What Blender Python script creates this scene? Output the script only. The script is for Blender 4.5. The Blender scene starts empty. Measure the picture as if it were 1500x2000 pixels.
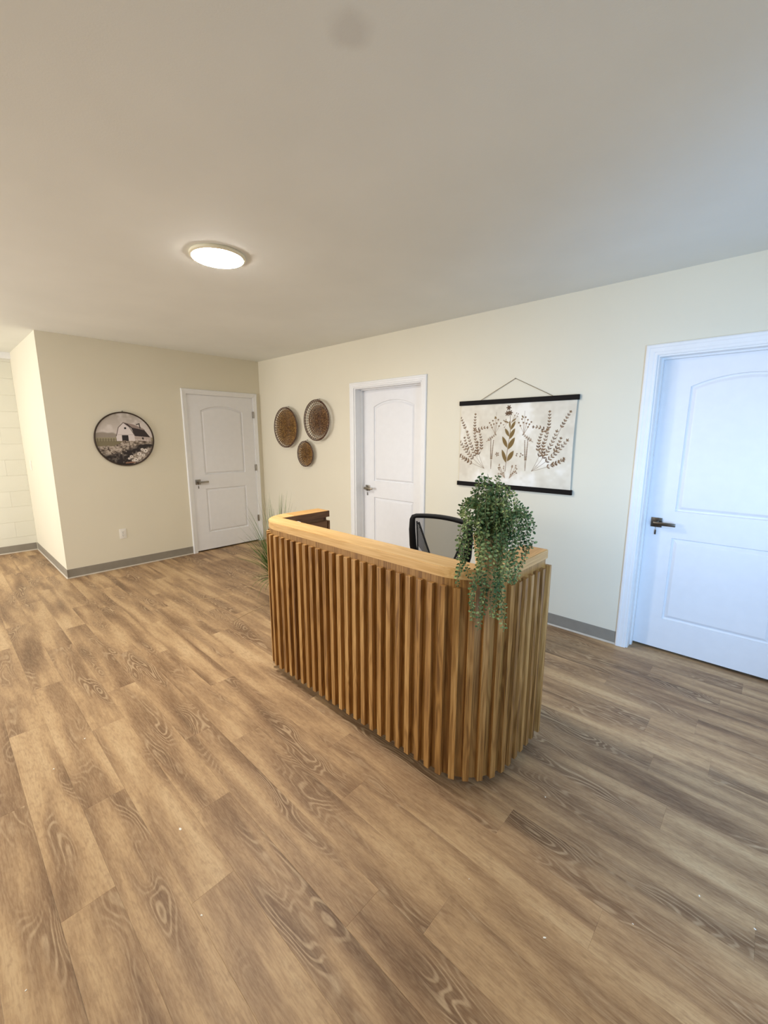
import bpy, bmesh, math, random
import numpy as np
from mathutils import Matrix, Vector
random.seed(7)
S = bpy.context.scene
C = S.collection
PI = math.pi

# ---------------------------------------------------------------- camera
cam = bpy.data.cameras.new('camera'); camo = bpy.data.objects.new('camera', cam); C.objects.link(camo)
cr, cu, cf = (0.73365, 0.67953, 0.00113), (-0.12218, 0.13028, 0.98392), (-0.66846, 0.72199, -0.1786)
camo.matrix_world = Matrix(((cr[0], cu[0], -cf[0], 5.4641), (cr[1], cu[1], -cf[1], -3.3057), (cr[2], cu[2], -cf[2], 1.5287), (0, 0, 0, 1)))
cam.sensor_fit = 'HORIZONTAL'; cam.sensor_width = 36; cam.lens = 819.19 / 1500 * 36; cam.clip_start = 0.02
S.camera = camo

# ---------------------------------------------------------------- world, lights, exposure
w = bpy.data.worlds.new('world'); S.world = w; w.use_nodes = True
bg = w.node_tree.nodes['Background']; bg.inputs[0].default_value = (0.62, 0.78, 1.0, 1); bg.inputs[1].default_value = 1.0
def area(name, loc, direction, sx, sy, power, col, spread=None):
    l = bpy.data.lights.new(name, 'AREA'); l.shape = 'RECTANGLE'; l.size = sx; l.size_y = sy; l.energy = power; l.color = col
    if spread: l.spread = spread
    o = bpy.data.objects.new(name, l); C.objects.link(o); o.location = loc
    o.rotation_euler = Vector(direction).to_track_quat('-Z', 'Z').to_euler(); return o
area('daylight_front_window', (0.7, -6.52, 1.35), (0, 1, 0), 3.4, 1.8, 130, (1.0, 0.98, 0.96))
area('daylight_side_window', (6.24, -2.35, 1.2), (-.30, 1, -.10), 1.1, 1.7, 30, (0.30, 0.57, 1.0), math.radians(108))
S.view_settings.view_transform = 'Standard'; S.view_settings.look = 'None'; S.view_settings.gamma = 1
S.view_settings.use_curve_mapping = False; S.view_settings.exposure = 0.30

# ---------------------------------------------------------------- helpers
def srgb(r, g, b):
    f = lambda c: (c / 255 / 12.92) if c / 255 <= .04045 else ((c / 255 + .055) / 1.055) ** 2.4
    return (f(r), f(g), f(b), 1)
class NT:
    def __init__(s, name, rough=.6, metallic=0, spec=.5):
        s.m = bpy.data.materials.new(name); s.m.use_nodes = True; s.t = s.m.node_tree; s.n = s.t.nodes
        s.b = s.n['Principled BSDF']; s.b.inputs['Roughness'].default_value = rough; s.b.inputs['Metallic'].default_value = metallic
        s.b.inputs['Specular IOR Level'].default_value = spec
    def add(s, t, **k):
        x = s.n.new(t)
        for a, v in k.items(): setattr(x, a, v)
        return x
    def ln(s, a, b): s.t.links.new(a, b)
    def coord(s, out='Object', scale=(1, 1, 1), off=None):
        tc = s.add('ShaderNodeTexCoord'); mp = s.add('ShaderNodeMapping'); mp.inputs['Scale'].default_value = scale
        s.ln(tc.outputs[out], mp.inputs['Vector']); return mp.outputs[0]
    def rnd(s, mul=37.0):
        oi = s.add('ShaderNodeObjectInfo'); return s.math('MULTIPLY', oi.outputs['Random'], mul)
    def math(s, op, a, b=None, c=None, clamp=False):
        m = s.add('ShaderNodeMath', operation=op); m.use_clamp = clamp
        for i, v in enumerate((a, b, c)):
            if v is None: continue
            if isinstance(v, (int, float)): m.inputs[i].default_value = v
            else: s.ln(v, m.inputs[i])
        return m.outputs[0]
    def noise(s, vec, scale=1, detail=2, rough=.5, dist=0, w=None):
        n = s.add('ShaderNodeTexNoise', noise_dimensions='4D' if w is not None else '3D')
        n.inputs['Scale'].default_value = scale; n.inputs['Detail'].default_value = detail; n.inputs['Roughness'].default_value = rough
        n.inputs['Distortion'].default_value = dist; s.ln(vec, n.inputs['Vector'])
        if w is not None: s.ln(w, n.inputs['W'])
        return n.outputs['Fac']
    def ramp(s, fac, stops):
        r = s.add('ShaderNodeValToRGB'); e = r.color_ramp.elements
        while len(e) < len(stops): e.new(.5)
        for q, (p, c) in zip(e, stops): q.position = p; q.color = c if len(c) == 4 else (*c, 1)
        s.ln(fac, r.inputs[0]); return r.outputs[0]
    def mix(s, fac, a, b, blend='MIX'):
        m = s.add('ShaderNodeMix', data_type='RGBA', blend_type=blend)
        for i, v in ((0, fac), (6, a), (7, b)):
            if isinstance(v, (int, float)): m.inputs[i].default_value = v
            elif isinstance(v, tuple): m.inputs[i].default_value = v
            else: s.ln(v, m.inputs[i])
        return m.outputs[2]
    def rng(s, v, a, b, c=0., d=1.):
        m = s.add('ShaderNodeMapRange'); s.ln(v, m.inputs[0])
        for i, x in enumerate((a, b, c, d)): m.inputs[i + 1].default_value = x
        return m.outputs[0]
    def col(s, c):
        if isinstance(c, tuple): s.b.inputs['Base Color'].default_value = c
        else: s.ln(c, s.b.inputs['Base Color'])
        return s
    def bump(s, h, strength=.2, dist=.002):
        b = s.add('ShaderNodeBump'); b.inputs['Strength'].default_value = strength; b.inputs['Distance'].default_value = dist
        s.ln(h, b.inputs['Height']); s.ln(b.outputs[0], s.b.inputs['Normal']); return s
def plain(name, c, rough=.5, metallic=0, var=.04, spec=.5):
    m = NT(name, rough, metallic, spec); n = m.noise(m.coord(scale=(14, 14, 14)), 1, 3)
    d = tuple(x * (1 - var * 2) for x in c[:3]) + (1,); l = tuple(min(1, x * (1 + var)) for x in c[:3]) + (1,)
    m.col(m.ramp(n, [(.3, d), (.7, l)])); return m.m
def paint(name, c, scale=260, strength=.12):
    m = NT(name, .62); co = m.coord(); n = m.noise(co, 1.7, 3)
    m.col(m.ramp(n, [(.25, tuple(x * .965 for x in c[:3]) + (1,)), (.75, c)])); m.bump(m.noise(co, scale, 2, .55), strength, .0015); return m.m

def tag(o, label=None, cat=None, group=None, kind=None):
    for k, v in (('label', label), ('category', cat), ('group', group), ('kind', kind)):
        if v: o[k] = v
    return o
def empty(name, loc=(0, 0, 0), rz=0, **k):
    o = bpy.data.objects.new(name, None); C.objects.link(o); o.location = loc; o.rotation_euler = (0, 0, rz); o.empty_display_size = .05
    return tag(o, **k)
class MB:
    def __init__(s): s.v = []; s.f = []
    def poly(s, pts, faces):
        b = len(s.v); s.v += [tuple(p) for p in pts]; s.f += [tuple(b + i for i in f) for f in faces]; return s
    def box(s, x0, x1, y0, y1, z0, z1, bev=0):
        if bev <= 0:
            return s.poly([(x0, y0, z0), (x1, y0, z0), (x1, y1, z0), (x0, y1, z0), (x0, y0, z1), (x1, y0, z1), (x1, y1, z1), (x0, y1, z1)],
                          [(3, 2, 1, 0), (4, 5, 6, 7), (0, 1, 5, 4), (1, 2, 6, 5), (2, 3, 7, 6), (3, 0, 4, 7)])
        bm = bmesh.new(); bmesh.ops.create_cube(bm, size=1)
        for q in bm.verts: q.co = Vector((x0 + (q.co.x + .5) * (x1 - x0), y0 + (q.co.y + .5) * (y1 - y0), z0 + (q.co.z + .5) * (z1 - z0)))
        bmesh.ops.bevel(bm, geom=bm.edges[:], offset=bev, segments=2, profile=.6, affect='EDGES', clamp_overlap=True)
        bm.verts.index_update(); s.poly([q.co[:] for q in bm.verts], [[q.index for q in f.verts] for f in bm.faces]); bm.free(); return s
    def prism(s, outline, z0, z1, M=None):
        n = len(outline); P = [Vector((x, y, z0)) for x, y in outline] + [Vector((x, y, z1)) for x, y in outline]
        if M: P = [M @ q for q in P]
        return s.poly(P, [tuple(range(n))[::-1], tuple(range(n, 2 * n))] + [(i, (i + 1) % n, n + (i + 1) % n, n + i) for i in range(n)])
    def tube(s, pts, r, n=6, cap=True, close=False):
        pts = [Vector(p) for p in pts]; m = len(pts); rr = r if isinstance(r, (list, tuple)) else [r] * m
        up = Vector((0, 0, 1)); prev = None; b = len(s.v)
        for i, p in enumerate(pts):
            a = pts[(i - 1) % m] if (i or close) else p; c = pts[(i + 1) % m] if (i < m - 1 or close) else p
            t = (c - a).normalized()
            if prev is None: prev = t.cross(up) if abs(t.dot(up)) < .95 else t.cross(Vector((1, 0, 0)))
            nn = (prev - t * prev.dot(t)).normalized(); prev = nn; bb = t.cross(nn)
            for k in range(n):
                a_ = 2 * PI * k / n; q = p + (nn * math.cos(a_) + bb * math.sin(a_)) * rr[i]; s.v.append(q[:])
        for i in range(m if close else m - 1):
            j = (i + 1) % m
            for k in range(n):
                l = (k + 1) % n; s.f.append((b + i * n + k, b + i * n + l, b + j * n + l, b + j * n + k))
        if cap and not close: s.f.append(tuple(b + k for k in range(n))[::-1]); s.f.append(tuple(b + (m - 1) * n + k for k in range(n)))
        return s
    def lathe(s, prof, n=48, M=None, close=False):
        b = len(s.v)
        for r, z in prof:
            for k in range(n):
                q = Vector((r * math.cos(2 * PI * k / n), r * math.sin(2 * PI * k / n), z)); s.v.append((M @ q if M else q)[:])
        m = len(prof)
        for i in range(m if close else m - 1):
            j = (i + 1) % m
            for k in range(n):
                l = (k + 1) % n; s.f.append((b + i * n + k, b + i * n + l, b + j * n + l, b + j * n + k))
        return s
    def mesh(s, name, mat, smooth=False):
        me = bpy.data.meshes.new(name); me.from_pydata(s.v, [], s.f); me.materials.append(mat)
        bm = bmesh.new(); bm.from_mesh(me); bmesh.ops.recalc_face_normals(bm, faces=bm.faces[:]); bm.to_mesh(me); bm.free()
        if smooth:
            me.shade_smooth(); me.set_sharp_from_angle(angle=math.radians(38))
        return me
    def obj(s, name, mat, parent=None, smooth=False, loc=None, **k):
        o = bpy.data.objects.new(name, s.mesh(name, mat, smooth)); C.objects.link(o)
        if parent: o.parent = parent
        if loc: o.location = loc
        return tag(o, **k)
def inst(me, name, parent, loc, rz=0, mat4=None):
    o = bpy.data.objects.new(name, me); C.objects.link(o); o.parent = parent
    if mat4 is not None: o.matrix_local = mat4
    else: o.location = loc; o.rotation_euler = (0, 0, rz)
    return o

# ---------------------------------------------------------------- materials
M = {}
M['wall'] = paint('wall_paint', srgb(224, 217, 196))
M['ceil'] = None
m = NT('ceiling_paint', .8); co = m.coord(); n = m.noise(co, 2.2, 3)
base = m.ramp(n, [(.25, srgb(226, 227, 220)), (.75, srgb(232, 233, 226))])
sub = m.add('ShaderNodeVectorMath', operation='SUBTRACT'); sub.inputs[1].default_value = (4.537, -2.434, 2.5436); m.ln(co, sub.inputs[0])
ln_ = m.add('ShaderNodeVectorMath', operation='LENGTH'); m.ln(sub.outputs[0], ln_.inputs[0])
st = m.math('MULTIPLY', m.rng(m.math('ADD', ln_.outputs['Value'], m.math('MULTIPLY', m.noise(co, 22, 3), .03)), .045, .085, 1, 0), .35)
m.col(m.mix(st, base, srgb(190, 185, 176))); m.bump(m.noise(co, 170, 2, .6), .16, .002); M['ceil'] = m.m
M['trim'] = plain('white_trim_paint', srgb(233, 233, 232), .35, var=.01)
M['door'] = plain('white_door_paint', srgb(232, 232, 233), .38, var=.01)
M['base'] = plain('grey_vinyl_base', srgb(140, 133, 120), .5)
M['toe'] = plain('lit_base_toe', srgb(196, 186, 170), .5)  # paler than the board: light caught on the upward toe, painted in
M['nickel'] = plain('satin_nickel', srgb(150, 143, 132), .28, 1)
M['nickel_dark'] = plain('dark_satin_nickel', srgb(105, 98, 88), .3, 1)
M['black'] = plain('black_plastic', srgb(9, 9, 10), .5, spec=.25)
M['blackwood'] = plain('black_stained_wood', srgb(14, 9, 9), .6, spec=.15)
M['dark'] = plain('dark_beyond', srgb(20, 17, 15), .9)
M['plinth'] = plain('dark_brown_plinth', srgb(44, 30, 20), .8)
M['white'] = plain('white_plastic', srgb(232, 228, 218), .35, var=.01)
M['slot'] = plain('dark_slot', srgb(60, 55, 48), .6)

def oak(name, light, mid, dark, axis, contrast=1.0, rough=.42):
    m = NT(name, rough); W = m.rnd(53.0)
    sc = {'x': (1, 14, 14), 'y': (14, 1, 14), 'z': (14, 14, 1)}[axis]
    s1 = tuple(a * 1.6 for a in sc); s2 = tuple({1: 5, 14: 260}[a] for a in sc)
    warp = m.noise(m.coord(scale=s1), 1, 2, .5, .3, W)
    lines = m.math('SINE', m.math('MULTIPLY', warp, 55.0))
    fine = m.noise(m.coord(scale=s2), 1, 3, .7, 0, W)
    s3 = tuple({1: 1.4, 14: 70}[a] for a in sc); mid_ = m.noise(m.coord(scale=s3), 1, 2, .6, .2, W)
    t = m.math('ADD', m.math('MULTIPLY', warp, .30), m.math('ADD', m.math('MULTIPLY', lines, .05), m.math('ADD', m.math('MULTIPLY', fine, .42), m.math('MULTIPLY', mid_, .28))))
    oi = m.add('ShaderNodeObjectInfo'); t = m.math('ADD', t, m.math('MULTIPLY', m.math('SUBTRACT', oi.outputs['Random'], .5), .13))
    m.col(m.ramp(t, [(.5 - .17 / contrast, dark), (.5, mid), (.5 + .17 / contrast, light)]))
    m.bump(fine, .12, .001); return m.m
L_, D_, K_ = srgb(194, 152, 94), srgb(164, 120, 64), srgb(108, 72, 35)
M['oak_z'] = oak('oak_slat_wood', L_, D_, K_, 'z', 1.25)
M['oak_panel'] = oak('oak_backing_wood', srgb(180, 138, 80), srgb(158, 116, 60), srgb(118, 80, 36), 'z', 1.25)
M['oak_x'] = oak('oak_counter_wood', srgb(226, 188, 128), srgb(208, 164, 100), srgb(178, 132, 74), 'x', 1.0)
M['oak_y'] = oak('oak_return_wood', srgb(220, 180, 120), srgb(202, 156, 94), srgb(172, 126, 70), 'y', 1.0)
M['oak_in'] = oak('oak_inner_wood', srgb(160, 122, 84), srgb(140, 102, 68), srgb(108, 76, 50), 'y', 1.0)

def vinyl():
    m = NT('oak_vinyl_plank', .5, spec=.4); W = m.rnd(91.0)
    big = m.noise(m.coord(scale=(1.0, 11, 1)), 1, 3, .5, .2, W)
    knot = m.noise(m.coord(scale=(2.3, 11, 1)), 1, 1.2, .45, .15, m.math('ADD', W, 7.3))
    fine = m.noise(m.coord(scale=(22, 210, 1)), 1, 3, .65, 0, W)
    blot = m.noise(m.coord(scale=(28, 60, 1)), 1, 4, .65, 0, W)
    shade = m.math('ADD', m.math('MULTIPLY', big, .72), m.math('MULTIPLY', knot, .40))
    oi = m.add('ShaderNodeObjectInfo')
    shade = m.math('ADD', shade, m.math('MULTIPLY', m.math('SUBTRACT', oi.outputs['Random'], .5), .09))
    c = m.ramp(shade, [(.38, srgb(200, 170, 130)), (.49, srgb(183, 151, 112)), (.565, srgb(155, 124, 91)), (.66, srgb(122, 93, 66)), (.75, srgb(98, 72, 50))])
    ring = m.math('SINE', m.math('MULTIPLY', knot, 125.0))
    mask = m.math('MULTIPLY', m.rng(shade, .53, .62), m.rng(m.noise(m.coord(scale=(2, 8, 1)), 1, 1, .5, 0, m.math('ADD', W, 3.1)), .42, .6))
    c = m.mix(m.math('MULTIPLY', m.math('MULTIPLY', m.rng(ring, .1, .95), mask), .55), c, srgb(208, 182, 146))
    c = m.mix(m.math('MULTIPLY', m.math('MULTIPLY', m.rng(ring, -.1, -.95), mask), .3), c, srgb(112, 86, 62))
    c = m.mix(m.rng(fine, .40, .72, 0, .28), c, srgb(212, 184, 144))
    c = m.mix(m.rng(fine, .55, .30, 0, .28), c, srgb(128, 96, 66))
    c = m.mix(m.rng(blot, .50, .70, 0, .36), c, srgb(128, 98, 70))
    m.col(c); m.bump(fine, .06, .0006); return m.m
M['floor'] = vinyl()

# ---------------------------------------------------------------- the setting: room shell
H = 2.5436; LA = 2.443; LD = 1.766; XR = 6.2; YF = -6.5
DT = 2.044                       # door head height
ST = dict(kind='structure')
D2, D2W = 1.9463, 0.9548
D3, D3W = 4.8259, 0.9400
TH = .16
b = MB()   # wall_back: pieces around the two openings
for x0, x1 in ((-.0, D2), (D2 + D2W, D3), (D3 + D3W, XR)): b.box(x0, x1, 0, TH, 0, H)
for x0, x1 in ((D2, D2 + D2W), (D3, D3 + D3W)): b.box(x0, x1, 0, TH, DT, H)
b.obj('wall_back', M['wall'], **ST)
A0, A1 = -.1182 - .914, -.1182   # door 1 opening in wall_left (y)
b = MB(); b.box(-TH, 0, A1, TH, 0, H).box(-TH, 0, -LA, A0, 0, H).box(-TH, 0, A0, A1, DT, H); b.obj('wall_left', M['wall'], **ST)
MB().box(-LD, -TH, -LA, -LA + TH, 0, H).obj('wall_alcove', M['wall'], **ST)
b = MB(); b.box(-LD, -1.0, YF - TH, YF, 0, H).box(2.4, XR, YF - TH, YF, 0, H).box(-1.0, 2.4, YF - TH, YF, 0, .45).box(-1.0, 2.4, YF - TH, YF, 2.25, H); b.obj('wall_front', M['wall'], **ST)
b = MB(); b.box(XR, XR + TH, YF - TH, -3.0, 0, H).box(XR, XR + TH, -1.7, TH, 0, H).box(XR, XR + TH, -3.0, -1.7, 2.2, H).box(XR, XR + TH, -3.0, -1.7, 0, .3); b.obj('wall_right', M['wall'], **ST)
MB().box(-LD - .3, XR + .3, YF - .3, .5, H, H + .1).obj('ceiling', M['ceil'], **ST)
MB().box(-.42, XR + TH, .30, .36, -.02, H).box(XR, XR + TH, .15, .36, -.02, H).obj('gap_blocker', M['dark'], **ST)  # unseen closure added behind the doors, black so the gaps beneath stay dark
MB().box(-.42, -.36, -1.6, .3, -.02, H).box(-.42, -.1, -1.66, -1.6, -.02, H).obj('gap_blocker_left', M['dark'], **ST)  # same added black closure behind the left door, shuts out stray light
# window frames (outside the picture, let the daylight in)
def window(name, x0, x1, z0, z1, M4, muls):
    e = empty(name, kind='structure'); e.matrix_world = M4
    f = MB().box(x0, x1, -.03, .03, z0, z0 + .05).box(x0, x1, -.03, .03, z1 - .05, z1).box(x0, x0 + .05, -.03, .03, z0 + .05, z1 - .05).box(x1 - .05, x1, -.03, .03, z0 + .05, z1 - .05)
    for k in range(1, muls): xx = x0 + (x1 - x0) * k / muls; f.box(xx - .025, xx + .025, -.03, .03, z0 + .05, z1 - .05)
    f.obj('window_frame', M['trim'], e)
window('window_1', -1.0, 2.4, .45, 2.25, Matrix.Translation((0, YF - .08, 0)), 4)
window('window_2', 1.7, 3.0, .3, 2.2, Matrix.Translation((XR + .08, 0, 0)) @ Matrix.Rotation(-PI / 2, 4, 'Z'), 2)

# end wall of painted concrete block, every block its own piece
we = MB().box(-LD - .3, -LD - .004, YF - .1, -LA + .2, 0, H).obj('wall_end', M['wall'], **ST)
m = NT('painted_block', .6); co = m.coord(); n = m.noise(co, 1.6, 3)
m.col(m.ramp(n, [(.25, srgb(218, 216, 200)), (.75, srgb(226, 224, 210))])); m.bump(m.noise(co, 90, 4, .6), .35, .003); M['block'] = m.m
BW, BH = .406, .203
blk = MB().box(-.012, 0, .0004, BW - .0004, .0008, BH - .0008, .0012).mesh('block', M['block'])
r = 0; z = 0
while z < H - .02:
    y = YF - (BW / 2 if r % 2 else 0); hh = min(BH, H - z)
    while y < -LA - .01:
        ya, yb = max(y, YF), min(y + BW, -LA)
        if yb - ya > .05:
            jit = random.uniform(-.0005, .0005)
            if abs(yb - ya - BW) < .001 and hh == BH: inst(blk, 'block', we, (-LD + jit, ya, z))
            else: MB().box(-.012, 0, .0004, yb - ya - .0004, .0008, hh - .0008, .0012).obj('block', M['block'], we, loc=(-LD + jit, ya, z))
        y += BW
    z += BH; r += 1
MB().box(-LD, -LD + .07, YF, -LA, H - .075, H).obj('trim_1', M['trim'], **ST)

# cove base
def cove(name, p0, p1, nrm):
    e = empty(name, kind='structure')
    d = Vector(p1) - Vector(p0); L = d.length; d.normalize(); nv = Vector(nrm)
    def sweep(prof, nm, mat):
        n = len(prof); P = []
        for t in (0, L):
            for o_, zz in prof: P.append(Vector((*(Vector(p0) + d * t + nv * o_), zz)) if False else (Vector((p0[0], p0[1], 0)) + Vector((d.x, d.y, 0)) * t + Vector((nv.x, nv.y, 0)) * o_ + Vector((0, 0, zz)))[:])
        MB().poly(P, [tuple(range(n))[::-1], tuple(range(n, 2 * n))] + [(i, (i + 1) % n, n + (i + 1) % n, n + i) for i in range(n)]).obj(nm, mat, e)
    sweep([(0, .012), (.0032, .012), (.0032, .097), (.002, .1), (0, .1)], 'base_board', M['base'])
    sweep([(0, 0), (.011, 0), (.0112, .0025), (.007, .0055), (.0042, .012), (0, .012)], 'base_toe', M['toe'])
CW = .06
cove('baseboard_left', (0, -LA), (0, A0 - CW + .008), (1, 0))
cove('baseboard_alcove', (-LD + .011, -LA), (.011, -LA), (0, -1))
cove('baseboard_end', (-LD, YF), (-LD, -LA - .011), (1, 0))
cove('baseboard_back', (D2 + D2W + CW - .008, 0), (D3 - .0694 + .008, 0), (0, -1))
cove('baseboard_back_corner', (0, 0), (D2 - CW + .008, 0), (0, -1))
cove('baseboard_back_right', (D3 + D3W + .0694 - .008, 0), (XR, 0), (0, -1))
cove('baseboard_right', (XR, YF), (XR, -.02), (-1, 0))
cove('baseboard_front', (-LD + .02, YF), (XR - .02, YF), (0, 1))

# plank floor
fl = MB().box(-LD - .3, XR + .3, YF - .3, .36, -.12, -.004).obj('floor', M['dark'], **ST)
PL, PW, Y0 = 1.22, .1524, -.773
phase = {14: 1.10, 11: .99, 10: 1.18, 12: 1.455, 8: 2.79, 9: 3.065, 13: 1.785, 15: 2.755, 7: 4.843, 4: 5.309, -2: 4.85, 0: 5.135, 2: 5.207, 1: 5.416, -3: 5.402, -5: 5.49, -1: 5.33,
         3: 5.86, 5: 4.62, 6: 5.60, -4: 5.03, -6: 4.70, -7: 5.2, 16: 4.55, 17: 3.7}
G = .00012
def plank_mb(L, Wd, mb=None, ox=0, oy=0):
    mb = mb or MB(); e = .0007; x0, x1, y0, y1 = ox + G, ox + L - G, oy + G, oy + Wd - G
    P = [(x0, y0, -.004), (x1, y0, -.004), (x1, y1, -.004), (x0, y1, -.004), (x0, y0, -e * .4), (x1, y0, -e * .4), (x1, y1, -e * .4), (x0, y1, -e * .4),
         (x0 + e, y0 + e, 0), (x1 - e, y0 + e, 0), (x1 - e, y1 - e, 0), (x0 + e, y1 - e, 0)]
    F = [(0, 1, 5, 4), (1, 2, 6, 5), (2, 3, 7, 6), (3, 0, 4, 7), (4, 5, 9, 8), (5, 6, 10, 9), (6, 7, 11, 10), (7, 4, 8, 11), (8, 9, 10, 11)]
    return mb.poly(P, F)
pm = plank_mb(PL, PW).mesh('plank', M['floor'])
rest = MB(); nplank = 0
for k in range(-7, 38):
    yb = Y0 - PW * (k + 1); yt = yb + PW
    if yt > .31: yt = .31
    ph = phase.get(k, 3 + ((k * .437) % 1) * PL)
    xs = ph - math.ceil((ph + LD + .02) / PL) * PL
    xmin = -LD - .02 if yb < -LA + .05 else -.38
    while xs < XR + .02:
        a, c_ = max(xs, xmin), min(xs + PL, XR + .02)
        if c_ - a > .02:
            if k <= 20 and c_ > -1.8:
                if abs(c_ - a - PL) < 1e-6 and abs(yt - yb - PW) < 1e-6: inst(pm, 'plank', fl, (a, yb, 0))
                else: plank_mb(c_ - a, yt - yb).obj('plank', M['floor'], fl, loc=(a, yb, 0))
                nplank += 1
            else: plank_mb(c_ - a, yt - yb, rest, a, yb)
        xs += PL
rest.obj('planks', M['floor'], fl, kind='stuff')
print('planks', nplank)

# ---------------------------------------------------------------- doors
def casing_profile(W):   # (offset from opening edge outward, projection from the wall)
    return [(0, 0), (0, .009), (.006, .012), (.016, .012), (.022, .015), (W * .62, .016), (W * .7, .019), (W - .008, .019), (W - .002, .015), (W, .012), (W, 0)]
def door_leaf(W=.914, Hd=2.032, T=.035):
    """leaf in local coords: x 0..W, front face at y=0 facing -y, z 0..Hd; two moulded panels, the upper with an arched head"""
    bm = bmesh.new()
    def ring(pts, y): return [bm.verts.new((x, y, z)) for x, z in pts]
    x0, x1 = .168, W - .168
    def lower(d): return [(x0 + d, .226 + d), (x1 - d, .226 + d), (x1 - d, .823 - d), (x0 + d, .823 - d)]
    zs, za, zb = 1.838, 1.902, 1.010
    hw = (x1 - x0) / 2; sag = za - zs; R = (hw * hw + sag * sag) / (2 * sag); cx = W / 2; cz = za - R
    def upper(d):
        r = R - d; w_ = hw - d; p = [(x0 + d, zb + d), (x1 - d, zb + d)]
        a0 = math.asin(w_ / r)
        for i in range(21):
            a = a0 - 2 * a0 * i / 20; p.append((cx + r * math.sin(a), cz + r * math.cos(a)))
        return p
    outer = ring([(0, 0), (W, 0), (W, Hd), (0, Hd)], 0)
    edges = []
    def loop_edges(vs): return [bm.edges.get((vs[i], vs[(i + 1) % len(vs)])) or bm.edges.new((vs[i], vs[(i + 1) % len(vs)])) for i in range(len(vs))]
    edges += loop_edges(outer)
    for fn in (lower, upper):
        prev = ring(fn(0), 0); edges += loop_edges(prev)
        for d, y in ((.0025, .010), (.008, .015), (.013, .015), (.031, .003), (.036, .0022)):
            cur = ring(fn(d), y)
            for i in range(len(cur)): j = (i + 1) % len(cur); bm.faces.new((prev[i], prev[j], cur[j], cur[i]))
            prev = cur
        bm.faces.new(prev)
    bmesh.ops.triangle_fill(bm, edges=edges, use_beauty=True)
    back = ring([(0, 0), (W, 0), (W, Hd), (0, Hd)], T)
    for i in range(4): j = (i + 1) % 4; bm.faces.new((outer[i], outer[j], back[j], back[i]))
    bm.faces.new(back)
    bmesh.ops.recalc_face_normals(bm, faces=bm.faces[:])
    me = bpy.data.meshes.new('door_leaf'); bm.to_mesh(me); bm.free(); me.materials.append(M['door']); return me
leaf = door_leaf()
def handle(parent, x, y, z, s=1, mat=None):
    mat = mat or M['nickel']
    h = MB().box(-.033, .033, -.008, 0, -.033, .033, .0015).obj('door_handle', mat, parent, loc=(x, y, z), smooth=True)
    mb = MB(); mb.lathe([(.016, -.045), (.016, -.008)], 20, Matrix.Rotation(PI / 2, 4, 'X') @ Matrix.Scale(-1, 4, (0, 0, 1)) @ Matrix.Scale(-1, 4, (0, 0, 1)))
    mb2 = MB(); ang = [2 * PI * k / 20 for k in range(20)]
    mb2.poly([(.016 * math.cos(a), yy, .016 * math.sin(a)) for yy in (-.008, -.052) for a in ang], [(i, (i + 1) % 20, 20 + (i + 1) % 20, 20 + i) for i in range(20)] + [tuple(range(20, 40))])
    mb2.box(min(-.012 * s, .118 * s), max(-.012 * s, .118 * s), -.062, -.048, -.0115, .0115, .003)
    mb2.obj('lever', mat, h, smooth=True)
    k = MB().box(-.0015, .0015, -.018, -.008, -.03, -.018).tube([(0, -.014, -.03), (.001, -.013, -.040), (0, -.012, -.052)], .0012, 5).box(-.005, .005, -.0135, -.0105, -.085, -.052, .001)
    k.obj('key', M['nickel_dark'], h, smooth=True)
def door(name, M4, W_open, W_case, recess, hinges=False, hmat=None):
    e = empty(name, kind='structure'); e.matrix_world = M4
    # casing: mitred sweep left, head, right
    pr = casing_profile(W_case); n = len(pr)
    rings = []
    for (px, pz, dx, dz) in ((0, 0, -1, 0), (0, DT, -1, 1), (W_open, DT, 1, 1), (W_open, 0, 1, 0)):
        rings.append([(px + dx * o_, -p_, pz + dz * o_) for o_, p_ in pr])
    for a, c_ in ((0, 1), (1, 2), (2, 3)):
        P = rings[a] + rings[c_]
        MB().poly(P, [tuple(range(n))[::-1], tuple(range(n, 2 * n))] + [(i, (i + 1) % n, n + (i + 1) % n, n + i) for i in range(n)]).obj('door_casing', M['trim'], e)
    # jamb lining with stop
    g = (W_open - .914) / 2
    jb = MB(); t = max(g - .002, .002)
    jb.box(.0, t, .001, TH, 0, DT).box(W_open - t, W_open, .001, TH, 0, DT).box(t, W_open - t, .001, TH, DT - .009, DT)
    if recess > .05:
        for q in (0, 1):
            jb.box(t if not q else W_open - t - .010, t + .010 if not q else W_open - t, recess - .038, recess - .003, 0, DT - .009)
        jb.box(t + .010, W_open - t - .010, recess - .038, recess - .003, DT - .019, DT - .009)
    jb.obj('door_jamb', M['trim'], e)
    sl = bpy.data.objects.new('door_slab', leaf); C.objects.link(sl); sl.parent = e; sl.location = (g, recess, .019); sl.scale = (1, 1, .9940)
    handle(e, g + .070, recess, .935, 1, hmat)
    if hinges:
        for zc in (1.815, 1.08, .345):
            MB().tube([(W_open - .001, -.012, zc - .045), (W_open - .001, -.012, zc + .045)], .007, 10).box(W_open - .014, W_open + .010, -.012, -.002, zc - .044, zc + .044).obj('hinge', M['nickel'], e, smooth=True)
    return e
d1 = door('door_1', Matrix.Translation((0, A0, 0)) @ Matrix.Rotation(PI / 2, 4, 'Z'), .914, CW, .001, True)
door('door_2', Matrix.Translation((D2, 0, 0)), D2W, CW, .123, hmat=M['nickel'])
door('door_3', Matrix.Translation((D3, 0, 0)), D3W, .0694, .111, hmat=M['nickel_dark'])

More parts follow.
